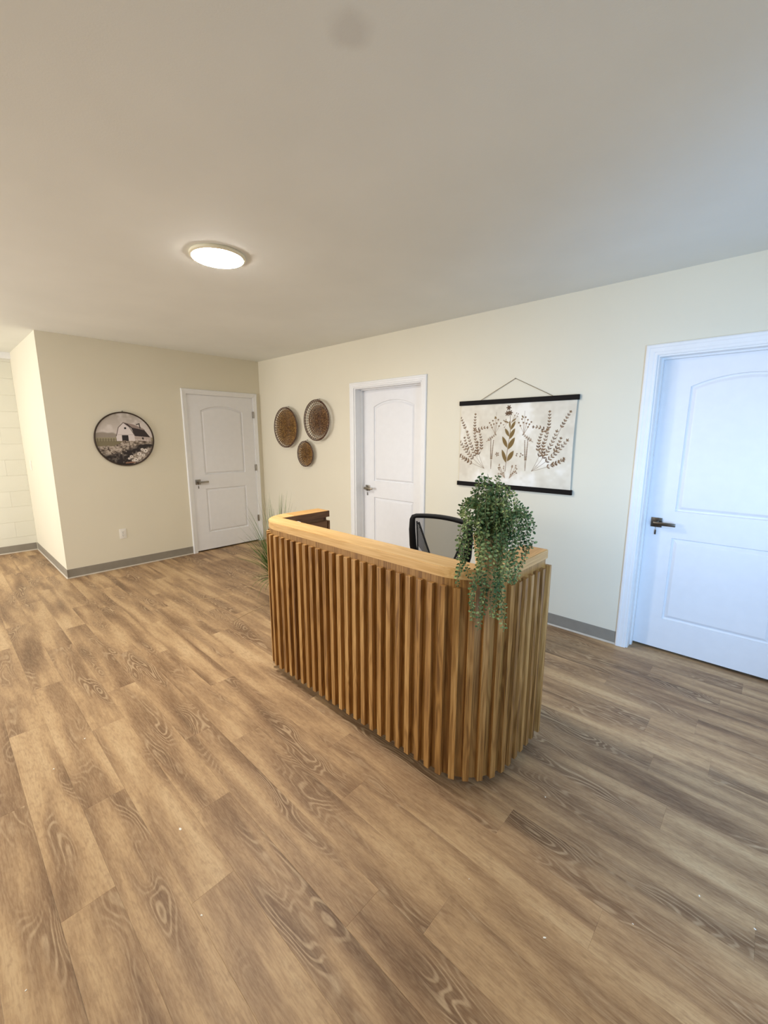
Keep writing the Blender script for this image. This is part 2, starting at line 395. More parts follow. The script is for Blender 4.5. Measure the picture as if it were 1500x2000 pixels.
# ---------------------------------------------------------------- ceiling lamps
m = NT('lamp_diffuser'); m.b.inputs['Base Color'].default_value = (.9, .9, .88, 1); m.b.inputs['Emission Color'].default_value = (1, .955, .89, 1); m.b.inputs['Emission Strength'].default_value = 165; M['lamp'] = m.m
M['lamp_dim'] = m.m.copy(); M['lamp_dim'].node_tree.nodes['Principled BSDF'].inputs['Emission Strength'].default_value = 45
M['rim'] = plain('lamp_rim_white', srgb(240, 234, 208), .4, var=.01)
def lamp(x, y, label, mat='lamp'):
    e = empty('ceiling_light', (x, y, H), label=label, cat='ceiling light')
    MB().lathe([(.0, 0), (.150, 0), (.153, -.004), (.152, -.014), (.141, -.019), (.139, -.017)], 64).obj('lamp_rim', M['rim'], e, smooth=True)
    MB().lathe([(.1395, -.015), (.137, -.021), (.11, -.0255), (.05, -.028), (.0005, -.0285)], 64).obj('lamp_diffuser', M[mat], e, smooth=True)
lamp(2.985, -2.03, 'lit round flush ceiling light above the reception desk')
lamp(4.1, -4.7, 'lit round flush ceiling light behind the viewer, out of the picture', 'lamp_dim')
lamp(-.85, -4.0, 'lit round flush ceiling light in the passage beside the block wall, out of the picture', 'lamp_dim')

# ---------------------------------------------------------------- reception desk
DA = -.0138; DX, DY = 3.0248, -1.9128; DL, DW1, DW2 = 1.6976, .5156, .5667; HT = 1.002
desk = empty('reception_desk', (DX, DY, 0), DA, label='U-shaped reception desk with vertical oak slats and pale oak counter on plank floor', cat='desk')
RC = .235      # corner radius of the counter's outer edge
def upath(off, t1, t2, seg=14):
    """outer outline of the U at outward offset off: list of (x, y, nx, ny) from the left end round the front to the right end"""
    P = []; r = RC + off; cxl, cxr, cy = RC, DL - RC, RC
    P.append((-off, t1, -1, 0)); P.append((-off, cy, -1, 0))
    for i in range(1, seg): a = PI + (PI / 2) * i / seg; P.append((cxl + r * math.cos(a), cy + r * math.sin(a), math.cos(a), math.sin(a)))
    P.append((cxl, -off, 0, -1)); P.append((cxr, -off, 0, -1))
    for i in range(1, seg): a = -PI / 2 + (PI / 2) * i / seg; P.append((cxr + r * math.cos(a), cy + r * math.sin(a), math.cos(a), math.sin(a)))
    P.append((DL + off, cy, 1, 0)); P.append((DL + off, t2, 1, 0)); return P
def band(P, thick, z0, z1, name, mat, parent=desk, smooth=True):
    mb = MB(); n = len(P)
    for x, y, nx, ny in P: mb.v += [(x, y, z0), (x, y, z1), (x - nx * thick, y - ny * thick, z1), (x - nx * thick, y - ny * thick, z0)]
    for i in range(n - 1):
        for k in range(4): l = (k + 1) % 4; mb.f.append((4 * i + k, 4 * i + l, 4 * i + 4 + l, 4 * i + 4 + k))
    mb.f += [(0, 1, 2, 3), tuple(4 * (n - 1) + k for k in (3, 2, 1, 0))]
    return mb.obj(name, mat, parent, smooth)
TB = .1294
# counter: left return, front with rounded corners, right return
def slab(out, z0, z1, name, mat, bev=.0025):
    bm = bmesh.new(); vs = [bm.verts.new((x, y, z0)) for x, y in out]; f = bm.faces.new(vs)
    r_ = bmesh.ops.extrude_face_region(bm, geom=[f]); bmesh.ops.translate(bm, verts=[v for v in r_['geom'] if isinstance(v, bmesh.types.BMVert)], vec=(0, 0, z1 - z0))
    bmesh.ops.recalc_face_normals(bm, faces=bm.faces[:])
    ed = [e for e in bm.edges if abs(e.verts[0].co.z - e.verts[1].co.z) < 1e-6]
    bmesh.ops.bevel(bm, geom=ed, offset=bev, segments=2, affect='EDGES')
    me = bpy.data.meshes.new(name); bm.to_mesh(me); bm.free(); me.materials.append(mat); me.shade_smooth(); me.set_sharp_from_angle(angle=math.radians(30))
    o = bpy.data.objects.new(name, me); C.objects.link(o); o.parent = desk; return o
U = upath(0, DW1, DW2)
front_out = [(x, y) for x, y, _, _ in U[1:-1]]
slab(front_out + [(DL - TB, RC), (DL - TB, TB), (TB, TB), (TB, RC)], HT - .045, HT, 'counter_top', M['oak_x'])
slab([(0, RC + .0006), (TB, RC + .0006), (TB, DW1), (0, DW1)], HT - .045, HT, 'counter_top', M['oak_y'])
slab([(DL - TB, RC + .0006), (DL, RC + .0006), (DL, DW2), (DL - TB, DW2)], HT - .045, HT, 'counter_top', M['oak_y'])
# backing panels behind the slats
ZB, ZS = .047, .925
P = upath(-.004, DW1 - .012, DW2 - .012)
i0 = [i for i, q in enumerate(P)]
def cutx(x): return (x, P[15][1], 0, -1)
segs = [[P[0], P[1]], P[1:16], [P[15], (1.125, P[15][1], 0, -1)], [(1.1258, P[15][1], 0, -1), P[16]], P[16:23], P[22:31], [P[-2], P[-1]]]
for sg in segs: band(sg, .016, ZB, HT - .045, 'backing_panel', M['oak_panel'])
# inner lining below the counter
inn = [(TB, DW1 - .004), (TB, TB), (DL - TB, TB), (DL - TB, DW2 - .004)]
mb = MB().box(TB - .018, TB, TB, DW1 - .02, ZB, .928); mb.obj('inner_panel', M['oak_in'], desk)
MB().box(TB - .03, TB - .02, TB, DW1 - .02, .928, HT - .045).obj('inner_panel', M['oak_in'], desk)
MB().box(TB, DL - TB, TB - .018, TB, ZB, .928).obj('inner_panel', M['oak_in'], desk)
MB().box(DL - TB, DL - TB + .018, TB, DW2 - .02, ZB, .928).obj('inner_panel', M['oak_in'], desk)
# end boards
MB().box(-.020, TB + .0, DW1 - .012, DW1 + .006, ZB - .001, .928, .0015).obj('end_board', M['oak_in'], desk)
MB().box(DL - TB, DL + .020, DW2 - .012, DW2 + .006, ZB - .001, .928, .0015).obj('end_board', M['oak_z'], desk)
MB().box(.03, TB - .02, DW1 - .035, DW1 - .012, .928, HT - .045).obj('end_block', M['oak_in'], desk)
MB().box(DL - TB + .02, DL - .016, DW2 - .035, DW2 - .012, .928, HT - .045).obj('end_block', M['oak_z'], desk)
MB().box(TB - .0005, TB + .0015, TB + .002, DW1 + .001, HT - .0445, HT - .002).box(.002, TB + .0015, DW1 - .0005, DW1 + .0015, HT - .0445, HT - .002).obj('inner_dark_band', M['oak_in'], desk)  # thin band in the darker inner tone over the left return's edge
# recessed plinth
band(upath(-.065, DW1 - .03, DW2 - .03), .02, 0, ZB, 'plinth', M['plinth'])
# worktop inside
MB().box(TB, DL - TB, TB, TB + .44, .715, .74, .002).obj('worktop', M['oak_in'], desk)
# slats
SP, SW, SD = .0593, .0265, .022
slat_me = MB().box(-SW / 2, SW / 2, -SD, 0, ZB - .001, ZS, .0012).mesh('slat', M['oak_z'])
def walk(off):
    P = upath(off, DW1, DW2, 60); L = [0]
    for i in range(1, len(P)): L.append(L[-1] + math.hypot(P[i][0] - P[i - 1][0], P[i][1] - P[i - 1][1]))
    return P, L
Pw, Lw = walk(.003)
sref = None
for i, q in enumerate(Pw):
    if abs(q[0] - RC) < 1e-9 and q[3] == -1: sref = Lw[i]; break
start = sref + (.1995 - RC) ; s = start
while s - SP > .02: s -= SP
ns = 0
while s < Lw[-1] - .012:
    i = max(j for j in range(len(Lw)) if Lw[j] <= s); f = (s - Lw[i]) / max(1e-9, Lw[i + 1] - Lw[i]); a, c_ = Pw[i], Pw[i + 1]
    x, y, nx, ny = [a[k] + (c_[k] - a[k]) * f for k in range(4)]; nl = math.hypot(nx, ny); nx /= nl; ny /= nl
    o = inst(slat_me, 'slat', desk, (x + nx * -.0075, y + ny * -.0075, 0), math.atan2(ny, nx) + PI / 2); ns += 1
    s += SP
print('slats', ns)
def dw(s_, t_, z=0):
    ca, sa = math.cos(DA), math.sin(DA); return Vector((DX + ca * s_ - sa * t_, DY + sa * s_ + ca * t_, z))
# small white cup whose rim shows over the counter
c0 = dw(.178, .205)
MB().lathe([(.0005, .742), (.028, .742), (.030, .76), (.030, .958), (.026, .969), (.016, .974), (.0005, .975)], 32).obj('canister', M['white'], None, True, label='white rounded canister top just showing behind the desk counter, left corner', cat='canister').location = (c0.x, c0.y, -.002)

# ---------------------------------------------------------------- office chair
def slot_panel(side):
    """slotted back wing, in the plane x (width), z (height)"""
    mb = MB(); o = []
    return o
chair = empty('office_chair', (3.775, -.93, 0), math.radians(2), label='black mesh-backed office chair behind the reception desk', cat='chair')
bx = .242; zt = .945; yb_ = 0.03
def arcpt(t):  # top bar: slight crown and curve backward at the middle
    return Vector((-bx + 2 * bx * t, yb_ + .035 * (1 - (2 * t - 1) ** 2), zt - .002 + .014 * (1 - (2 * t - 1) ** 2)))
frame = MB()
top = [arcpt(i / 16) for i in range(17)]
def bar(pts, w_, h_):
    n = 8; mb = MB(); P = []
    pts = [Vector(p) for p in pts]
    for i, p in enumerate(pts):
        t = (pts[min(i + 1, len(pts) - 1)] - pts[max(i - 1, 0)]).normalized(); yv = Vector((0, 1, 0)); yv = (yv - t * yv.dot(t)).normalized(); nv = t.cross(yv)
        ww = w_[i] if isinstance(w_, list) else w_
        for k in range(n):
            a = 2 * PI * (k + .5) / n; cs, sn = math.cos(a), math.sin(a)
            e_ = .62; px = abs(cs) ** e_ * (1 if cs > 0 else -1) * ww / 2; py = abs(sn) ** e_ * (1 if sn > 0 else -1) * h_ / 2
            P.append(p + nv * px + yv * py)
    F = [(i * n + k, i * n + (k + 1) % n, (i + 1) * n + (k + 1) % n, (i + 1) * n + k) for i in range(len(pts) - 1) for k in range(n)] + [tuple(range(n))[::-1], tuple((len(pts) - 1) * n + k for k in range(n))]
    return P, F
zb_ = .52
loop = [Vector((-.165, .03, zb_)), Vector((-.20, .03, .60)), Vector((-.232, .03, .72)), Vector((-bx, .03, .84)), Vector((-bx + .001, .031, zt - .03)), Vector((-bx + .010, .032, zt - .008))] + top[1:-1]
loop += [Vector((-q.x, q.y, q.z)) for q in loop[:6]][::-1]
wd = [.05, .055, .058, .052, .044, .036] + [.034] * 15 + [.036, .044, .052, .058, .055, .05]
P_, F_ = bar(loop, wd, .024); mbx = MB().poly(P_, F_)
P_, F_ = bar([Vector((-.165 + .33 * i / 8, .03 - .0 * i, zb_)) for i in range(9)], .04, .024); mbx.poly(P_, F_)
mbx.obj('backrest_frame', M['black'], chair, True)
# mesh
m = NT('chair_mesh', .8); tr = m.add('ShaderNodeBsdfTransparent'); mx = m.add('ShaderNodeMixShader')
m.b.inputs['Base Color'].default_value = srgb(42, 42, 42)
co = m.coord(scale=(520, 1, 520)); wv = m.add('ShaderNodeTexChecker'); wv.inputs['Scale'].default_value = 1.0; m.ln(co, wv.inputs['Vector'])
mx.inputs[0].default_value = .5; out = m.n['Material Output']
f2 = m.math('ADD', m.math('MULTIPLY', wv.outputs['Fac'], .16), .50); m.ln(f2, mx.inputs[0])
m.ln(tr.outputs[0], mx.inputs[1]); m.ln(m.b.outputs[0], mx.inputs[2]); m.ln(mx.outputs[0], out.inputs['Surface']); M['mesh'] = m.m
mb = MB(); NX, NZ = 16, 10
for j in range(NZ + 1):
    for i in range(NX + 1):
        v_ = j / NZ; z_ = zb_ + (zt - zb_) * v_; w_ = (.16 + (bx - .16) * min(1, v_ / .7) ** .8); t = i / NX
        p_ = Vector((-w_ + 2 * w_ * t, yb_ + (.035 * v_) * (1 - (2 * t - 1) ** 2), z_ + .012 * v_ * (1 - (2 * t - 1) ** 2))); mb.v.append(p_[:])
for j in range(NZ):
    for i in range(NX): a = j * (NX + 1) + i; mb.f.append((a, a + 1, a + NX + 2, a + NX + 1))
mb.obj('mesh_panel', M['mesh'], chair, True)
# slotted wings behind the mesh: inner rail and diagonal ribs
for sd in (-1, 1):
    mb = MB(); y_ = .062
    A_ = Vector((sd * .205, y_, .895)); B_ = Vector((sd * .060, y_ + .01, .56))
    O1 = Vector((sd * .232, y_, .885)); O2 = Vector((sd * .21, y_, .60))
    for a, c_, w_ in ((A_, B_, .014), (Vector((sd * .222, y_, .90)), Vector((sd * .205, y_, .60)), .010)):
        P_, F_ = bar([a + (c_ - a) * (i / 6) for i in range(7)], w_, .010); mb.poly(P_, F_)
    for k in range(13):
        u = .04 + .93 * k / 12; pi_ = A_ + (B_ - A_) * u
        L_out = (abs(.222 - .017 * u) - abs(pi_.x)); 
        po = Vector((sd * (.222 - .017 * u), y_, pi_.z + L_out * 1.05))
        if po.z > .895: po = Vector((sd * .222, y_, .895))
        P_, F_ = bar([pi_, (pi_ + po) / 2, po], .0055, .004); mb.poly(P_, F_)
    mb.obj('slotted_wing', M['black'], chair)
# spine, seat, arms, base (hidden behind the desk from here)
P_, F_ = bar([(0, .07, .56), (0, .09, .48), (0, .06, .41), (0, -.05, .40), (0, -.24, .40)], .07, .03); MB().poly(P_, F_).obj('back_support', M['black'], chair, True)
MB().box(-.055, .055, .03, .075, .50, .58, .01).obj('back_bracket', M['black'], chair, True)
seat = MB().box(-.24, .24, -.47, -.01, .425, .495, .03).obj('seat', plain('black_fabric', srgb(28, 28, 30), .9), chair, True)
for sd in (-1, 1):
    P_, F_ = bar([(sd * .20, -.2, .41), (sd * .275, -.2, .43), (sd * .285, -.2, .55), (sd * .285, -.2, .655)], .04, .025); MB().poly(P_, F_).obj('arm_support', M['black'], chair, True)
    MB().box(sd * .285 - .035, sd * .285 + .035, -.33, -.08, .655, .68, .008).obj('armrest', M['black'], chair, True)
MB().tube([(0, -.24, .08), (0, -.24, .24)], .026, 16).tube([(0, -.24, .24), (0, -.24, .40)], .015, 12).obj('gas_column', M['black'], chair, True)
for k in range(5):
    a = 2 * PI * k / 5 + .3; d_ = Vector((math.cos(a), math.sin(a), 0)); c_ = Vector((0, -.24, 0))
    P_, F_ = bar([c_ + Vector((0, 0, .10)), c_ + d_ * .15 + Vector((0, 0, .095)), c_ + d_ * .29 + Vector((0, 0, .068))], [.05, .04, .028], .024); MB().poly(P_, F_).obj('base_leg', M['black'], chair, True)
    q = Vector((-d_.y, d_.x, 0)); w0 = c_ + d_ * .29 + Vector((0, 0, .026)); mb = MB()
    for s_ in (-.016, .006): mb.tube([w0 + q * s_, w0 + q * (s_ + .010)], .026, 18)
    mb.tube([w0 + q * -.016, w0 + q * .016], .008, 8).tube([w0, w0 + Vector((0, 0, .045))], .008, 8).obj('caster', M['black'], chair, True)

# ---------------------------------------------------------------- woven baskets on the wall
def cane(name, dark, mid, light):
    m = NT(name, .65); co = m.coord(scale=(75, 75, 75)); n = m.noise(co, 1, 2, .7); m.col(m.ramp(n, [(.32, dark), (.5, mid), (.68, light)])); return m.m
c1 = cane('golden_cane', srgb(50, 30, 10), srgb(124, 88, 38), srgb(190, 150, 84)); c2 = cane('brown_cane', srgb(44, 26, 14), srgb(106, 72, 40), srgb(184, 146, 98)); rimm = cane('dark_cane', srgb(52, 32, 20), srgb(78, 50, 32), srgb(104, 70, 46))
def basket(x, z, R, depth, nsp, open_frac, mat, label, pitch=.0092, cr_=.0044):
    e = empty('wall_basket', (x, 0, z), label=label, cat='wall basket', group=None)
    def prof(t):  # t = r/R -> distance in front of the wall
        return .012 + (depth - .012) * max(0, (t - .3) / .7) ** 1.4
    rim = MB()
    for rr, dr in ((.0055, 0), (.0045, -.012)):
        rim.tube([((R + dr) * math.cos(a), -prof(1 + dr / R), (R + dr) * math.sin(a)) for a in [2 * PI * k / 72 for k in range(72)]], rr, 6, close=True)
    rim.obj('rim', rimm, e, True)
    sp = MB()
    for k in range(nsp):
        a = 2 * PI * k / nsp
        sp.tube([(R * t * math.cos(a), -prof(t) - .001, R * t * math.sin(a)) for t in (.06, .3, .5, .65, .8, .9, 1.0)], .0028, 5)
    sp.obj('spokes', rimm, e, True, kind='stuff')
    wv = MB(); r0 = R * open_frac; nr = int(r0 / pitch); rings = [r0 * (i + 1) / nr for i in range(nr)]
    rings += [R * (open_frac + (1 - open_frac) * .5)] if open_frac > .85 else [R * (open_frac + (1 - open_frac) * f_) for f_ in (.33, .66)]
    for i, rr in enumerate(rings):
        n = max(16, int(2 * PI * rr / .008)); n += n % 2; amp = .0034; ph = i % 2
        nn = nsp * 2 if rr > R * .3 else n
        pts = [((rr + random.uniform(-.001, .001)) * math.cos(2 * PI * k / nn), -prof(rr / R) - amp * (1 if (k + ph * 1) % 2 else -1) - random.uniform(0, .0015), rr * math.sin(2 * PI * k / nn)) for k in range(nn)]
        wv.tube(pts, cr_ if rr <= r0 + 1e-6 else .003, 5, close=True)
    wv.obj('weave', mat, e, True, kind='stuff')
    MB().tube([(0.0, -prof(1), R + .001), (.004, -prof(1) * .6, R + .010), (.002, -.012, R + .014)], .0022, 6).tube([(0, -.001, R + .014), (0, -.016, R + .015)], .003, 8).obj('hanging_loop', rimm, e, True)
    return e
basket(.703, 1.634, .256, .07, 44, .88, c1, 'large golden woven wall basket left of the pair, nearer the corner')
basket(1.353, 1.711, .240, .07, 40, .74, c2, 'large open-lattice brown woven wall basket nearer the middle door', .0122, .0046)
basket(1.09, 1.303, .158, .055, 28, .86, c1, 'smallest woven wall basket hanging below the two large ones')

# ---------------------------------------------------------------- prints painted into vertex colours
def canvas(hw, hh, res, fn_paint, shape=None):
    pass
class Raster:
    def __init__(s, w_, h_, ppm, bgc):
        s.W, s.Hh, s.p = int(w_ * ppm), int(h_ * ppm), ppm; s.a = np.ones((s.Hh, s.W, 3)) * np.array(bgc[:3]); s.w = w_; s.h = h_
        yy, xx = np.mgrid[0:s.Hh, 0:s.W]; s.x = (xx + .5) / ppm - w_ / 2; s.y = (yy + .5) / ppm - h_ / 2
    def lay(s, mask, c, al=1.): mk = np.clip(mask, 0, 1)[..., None] * al; s.a = s.a * (1 - mk) + np.array(c[:3]) * mk
    def soft(s, d): return np.clip(.5 - d * s.p, 0, 1)      # d: signed distance in metres, negative inside
    def ellipse(s, cx, cy, rx, ry, ang, c, al=1.):
        ca, sa = math.cos(ang), math.sin(ang); u = (s.x - cx) * ca + (s.y - cy) * sa; v = -(s.x - cx) * sa + (s.y - cy) * ca
        s.lay(s.soft((np.sqrt((u / rx) ** 2 + (v / ry) ** 2) - 1) * min(rx, ry)), c, al)
    def leaf(s, cx, cy, L, wd_, ang, c, al=1.):            # pointed leaf from base (cx,cy)
        ca, sa = math.cos(ang), math.sin(ang); u = ((s.x - cx) * ca + (s.y - cy) * sa) / L; v = -(s.x - cx) * sa + (s.y - cy) * ca
        half = wd_ * np.sin(np.clip(u, 0, 1) * PI) ** .8 ; d = np.abs(v) - half; d = np.where((u < 0) | (u > 1), 1, d); s.lay(s.soft(d), c, al)
    def line(s, x0, y0, x1, y1, r, c, al=1.):
        dx, dy = x1 - x0, y1 - y0; t = np.clip(((s.x - x0) * dx + (s.y - y0) * dy) / (dx * dx + dy * dy + 1e-12), 0, 1)
        s.lay(s.soft(np.hypot(s.x - x0 - t * dx, s.y - y0 - t * dy) - r), c, al)
    def poly(s, pts, c, al=1.):
        ins = np.zeros(s.x.shape, bool); n = len(pts)
        for i in range(n):
            (x0, y0), (x1, y1) = pts[i], pts[(i + 1) % n]
            cond = ((y0 > s.y) != (y1 > s.y)) & (s.x < (x1 - x0) * (s.y - y0) / (y1 - y0 + 1e-12) + x0); ins ^= cond
        s.lay(ins * 1., c, al)
    def noise(s, sc, seed):
        rg = np.random.RandomState(seed); gx, gy = int(s.w * sc) + 3, int(s.h * sc) + 3; g = rg.rand(gy, gx)
        fx = (s.x + s.w / 2) * sc; fy = (s.y + s.h / 2) * sc; ix = fx.astype(int); iy = fy.astype(int); u = fx - ix; v = fy - iy; u = u * u * (3 - 2 * u); v = v * v * (3 - 2 * v)
        return (g[iy, ix] * (1 - u) * (1 - v) + g[iy, ix + 1] * u * (1 - v) + g[iy + 1, ix] * (1 - u) * v + g[iy + 1, ix + 1] * u * v)
    def mesh(s, name, mat, warp, inside=None):
        H1, W1 = s.Hh, s.W; X = s.x.ravel(); Y = s.y.ravel(); co = np.array(warp(X, Y)).T.astype(np.float32)
        i = np.arange(H1 * W1).reshape(H1, W1); q = np.stack([i[:-1, :-1], i[:-1, 1:], i[1:, 1:], i[1:, :-1]], -1).reshape(-1, 4)
        if inside is not None: k = inside(X, Y); q = q[k[q].all(1)]
        me = bpy.data.meshes.new(name); me.vertices.add(len(co)); me.vertices.foreach_set('co', co.ravel())
        me.loops.add(q.size); me.loops.foreach_set('vertex_index', q.ravel().astype(np.int32)); me.polygons.add(len(q))
        me.polygons.foreach_set('loop_start', (np.arange(len(q)) * 4).astype(np.int32))
        try: me.polygons.foreach_set('loop_total', np.full(len(q), 4, np.int32))
        except Exception: pass
        me.update(); me.validate()
        at = me.color_attributes.new('print', 'FLOAT_COLOR', 'POINT'); rgba = np.ones((len(co), 4), np.float32); rgba[:, :3] = s.a.reshape(-1, 3); at.data.foreach_set('color', rgba.ravel())
        me.materials.append(mat); me.shade_smooth(); return me
def printmat(name, rough):
    m = NT(name, rough); vc = m.add('ShaderNodeVertexColor'); vc.layer_name = 'print'; m.col(vc.outputs[0]); return m.m

# round barn picture (wall_left): local x = towards +y (right in view), local y = up
pic = empty('round_picture', (0, -1.7525, 1.489), label='round dark-framed picture of a white barn on the cream wall', cat='picture')
R_ = Raster(.60, .60, 430, srgb(205, 196, 186)); g_ = R_.y
R_.a = np.array(srgb(168, 158, 146)[:3]) + (np.array(srgb(222, 212, 206)[:3]) - np.array(srgb(168, 158, 146)[:3])) * np.clip((.3 - g_) / .3, 0, 1)[..., None]
nz = R_.noise(14, 3) * .6 + R_.noise(40, 4) * .4
R_.lay(np.clip((nz - .45) * 3, 0, 1) * (g_ > .05), srgb(232, 224, 220), .5)
R_.lay((np.abs(R_.x + .17) < .16) * np.clip((.055 + .05 * R_.noise(16, 9) + .02 * np.sin((R_.x + .3) * 20) - g_) * 60, 0, 1) * (g_ > .0), srgb(140, 128, 112), .85)   # far trees
R_.lay(R_.soft(g_ - .018), srgb(158, 148, 118))                                                                                                              # field
R_.lay(R_.soft(g_ + .02), srgb(126, 116, 88))
for k in range(9): R_.line(-.27 + k * .026, -.022, -.268 + k * .026, .008, .0022, srgb(70, 58, 44))
R_.line(-.29, .0, -.06, .0, .0015, srgb(96, 84, 66)); R_.line(-.29, -.012, -.06, -.012, .0015, srgb(96, 84, 66))
WHT, RF, DK = srgb(226, 216, 214), srgb(44, 30, 28), srgb(30, 20, 18)
R_.poly([(.1, .04), (.27, .028), (.27, -.03), (.1, -.03)], srgb(184, 168, 160))                                     # side wall
R_.poly([(0.0, .185), (.10, .163), (.2, .115), (.265, .02), (.10, .035), (.075, .12)], RF)                         # roof side
R_.poly([(0.0, .185), (.10, .165), (.2, .118), (.215, .10), (.08, .13), (.04, .17)], srgb(150, 132, 124))
R_.poly([(-.085, -.022), (-.085, .035), (-.055, .13), (-.005, .18), (.05, .135), (.095, .05), (.10, .0), (.10, -.022)], WHT)   # gable
for a, c_ in (((-.085, .035), (-.057, .13)), ((-.057, .13), (-.004, .184)), ((-.004, .184), (.052, .138)), ((.052, .138), (.10, .045))): R_.line(*a, *c_, .0035, srgb(96, 78, 72))
R_.poly([(-.03, -.022), (-.03, .045), (.035, .045), (.035, -.022)], DK); R_.poly([(0, .112), (0, .132), (.02, .132), (.02, .112)], DK)
R_.poly([(.175, -.004), (.175, .02), (.192, .018), (.192, -.006)], DK)
R_.line(-.07, .05, .09, .05, .0016, srgb(170, 156, 150))
R_.line(.165, .125, .158, .172, .0055, DK); R_.line(.13, .165, .16, .175, .005, DK)
for yy_ in (-.018, -.004): R_.line(.05, yy_, .24, yy_ - .012, .0022, srgb(226, 214, 206))
for k in range(7): R_.line(.05 + k * .031, .0, .05 + k * .031, -.034, .0022, srgb(226, 214, 206))
rg = np.random.RandomState(5)
fol = R_.noise(38, 11) * .5 + R_.noise(80, 12) * .5
top_e = -.03 - .055 * np.clip((-.02 - R_.x) / .1, 0, 1) + .02 * R_.noise(24, 13)
R_.lay(R_.soft(g_ - top_e), srgb(132, 118, 104))
R_.lay(R_.soft(g_ - top_e) * np.clip((fol - .48) * 5, 0, 1), srgb(196, 182, 168), .85)
R_.lay(R_.soft(g_ - top_e) * np.clip((.42 - fol) * 7, 0, 1), srgb(74, 60, 50))
path = np.clip((.055 - np.abs((g_ + .17) - (R_.x + .02) * .42)) * 30, 0, 1) * (R_.x > -.2) * (g_ < -.06) + np.clip((-.15 - g_) * 18, 0, 1) * (R_.x < .06)
R_.lay(np.clip(path * 1.3, 0, 1) * np.clip(.95 + (R_.noise(50, 21) - .5) * .8, 0, 1), srgb(34, 22, 18))
for k in range(26):
    x_, y_ = rg.uniform(-.25, .0), rg.uniform(-.16, -.08); R_.ellipse(x_, y_, .007, .004, rg.uniform(0, 3), srgb(206, 194, 178), .8)
for x_, y_, r0 in ((.13, -.17, .024), (.2, -.135, .026), (.165, -.12, .018), (.172, -.185, .02), (.09, -.235, .024), (.045, -.2, .02), (.02, -.22, .014), (.13, -.22, .018), (.06, -.245, .016)):
    for k in range(9): a = k * 2 * PI / 9 + x_ * 50; R_.ellipse(x_ + r0 * .6 * math.cos(a), y_ + r0 * .55 * math.sin(a), r0 * .45, r0 * .2, a, srgb(232, 222, 212))
    R_.ellipse(x_, y_, r0 * .26, r0 * .24, 0, DK)
R_.poly([(-.02, -.262), (.06, -.255), (.09, -.27), (-.02, -.275)], srgb(150, 108, 84))
pm_ = R_.mesh('print', printmat('barn_print', .45), lambda X, Y: (np.full_like(X, .012), X, Y), lambda X, Y: X * X + Y * Y < .2935 ** 2)
o = bpy.data.objects.new('picture_print', pm_); C.objects.link(o); o.parent = pic
MY = Matrix.Rotation(PI / 2, 4, 'Y')
MB().lathe([(.284, .0), (.301, 0), (.303, .003), (.303, .022), (.301, .024), (.293, .024), (.290, .022), (.2895, .010)], 96, MY, close=True).obj('picture_frame', plain('dark_bronze_frame', srgb(62, 48, 36), .5, .3), pic, True)
MB().lathe([(.0005, .004), (.289, .004), (.289, .0105), (.0005, .0105)], 64, MY).obj('backing_board', M['dark'], pic)
MB().tube([(.010, -.006, .302), (.010, -.005, .311), (.010, 0, .314), (.010, .005, .311), (.010, .006, .302)], .0018, 6).tube([(0, 0, .311), (.016, 0, .312)], .003, 8).obj('hanging_ring', M['nickel_dark'], pic, True)

# botanical scroll on wall_back: x centre 3.851
sc = empty('wall_scroll', (3.851, 0, 1.46), label='cream botanical print scroll with black hanging bars on the wall', cat='wall hanging')
MB().box(-.511, .511, -.024, -.003, .332, .370, .002).obj('hanging_bar', M['blackwood'], sc)
MB().box(-.511, .511, -.024, -.003, -.375, -.337, .002).obj('hanging_bar', M['blackwood'], sc)
MB().tube([(-.306, -.012, .368), (-.155, -.009, .447), (0, -.005, .526), (.16, -.009, .446), (.318, -.012, .368)], .0022, 6).obj('hanging_cord', plain('tan_cord', srgb(140, 122, 92), .8), sc)
MB().tube([(0, 0.0, .524), (0, -.012, .526)], .003, 8).obj('nail', M['nickel_dark'], sc)
R2 = Raster(1.0, .70, 400, srgb(224, 216, 198))
n1 = R2.noise(5, 31) * .5 + R2.noise(13, 32) * .3 + R2.noise(40, 33) * .2
R2.lay(np.clip((n1 - .5) * 4, 0, 1), srgb(242, 237, 226), .9); R2.lay(np.clip((.46 - n1) * 5, 0, 1), srgb(200, 188, 168), .45)
B1, B2, B3, GO = srgb(92, 66, 42), srgb(122, 92, 60), srgb(150, 122, 92), srgb(122, 96, 42)
def U2(px, py):     # position read off a level view of the scroll: 0..1 across, 0..1 down
    return (px - .5) * 1.0, (.5 - py) * .70
def stem(pts, r, c):
    for a, c_ in zip(pts[:-1], pts[1:]): R2.line(*a, *c_, r, c)
def sprig(x, y, ang, L, curve, nl, ll, lw, c, r=.0012, both=True, spread=.75, tip=True):
    pts = [(x, y)]; a = ang; st = L / nl
    for k in range(nl):
        a += curve / nl; x += math.cos(a) * st; y += math.sin(a) * st; pts.append((x, y))
        if k > nl * .28 or L < .2:
            sc_ = 1 - .45 * k / nl; cc = [c, B1, B2][(k * 7) % 3]
            R2.leaf(x, y, ll * sc_, lw * sc_, a + spread, cc)
            if both: R2.leaf(x, y, ll * sc_, lw * sc_, a - spread, cc)
    if tip: R2.leaf(x, y, ll * .7, lw * .7, a, c)
    stem(pts, r, B2)
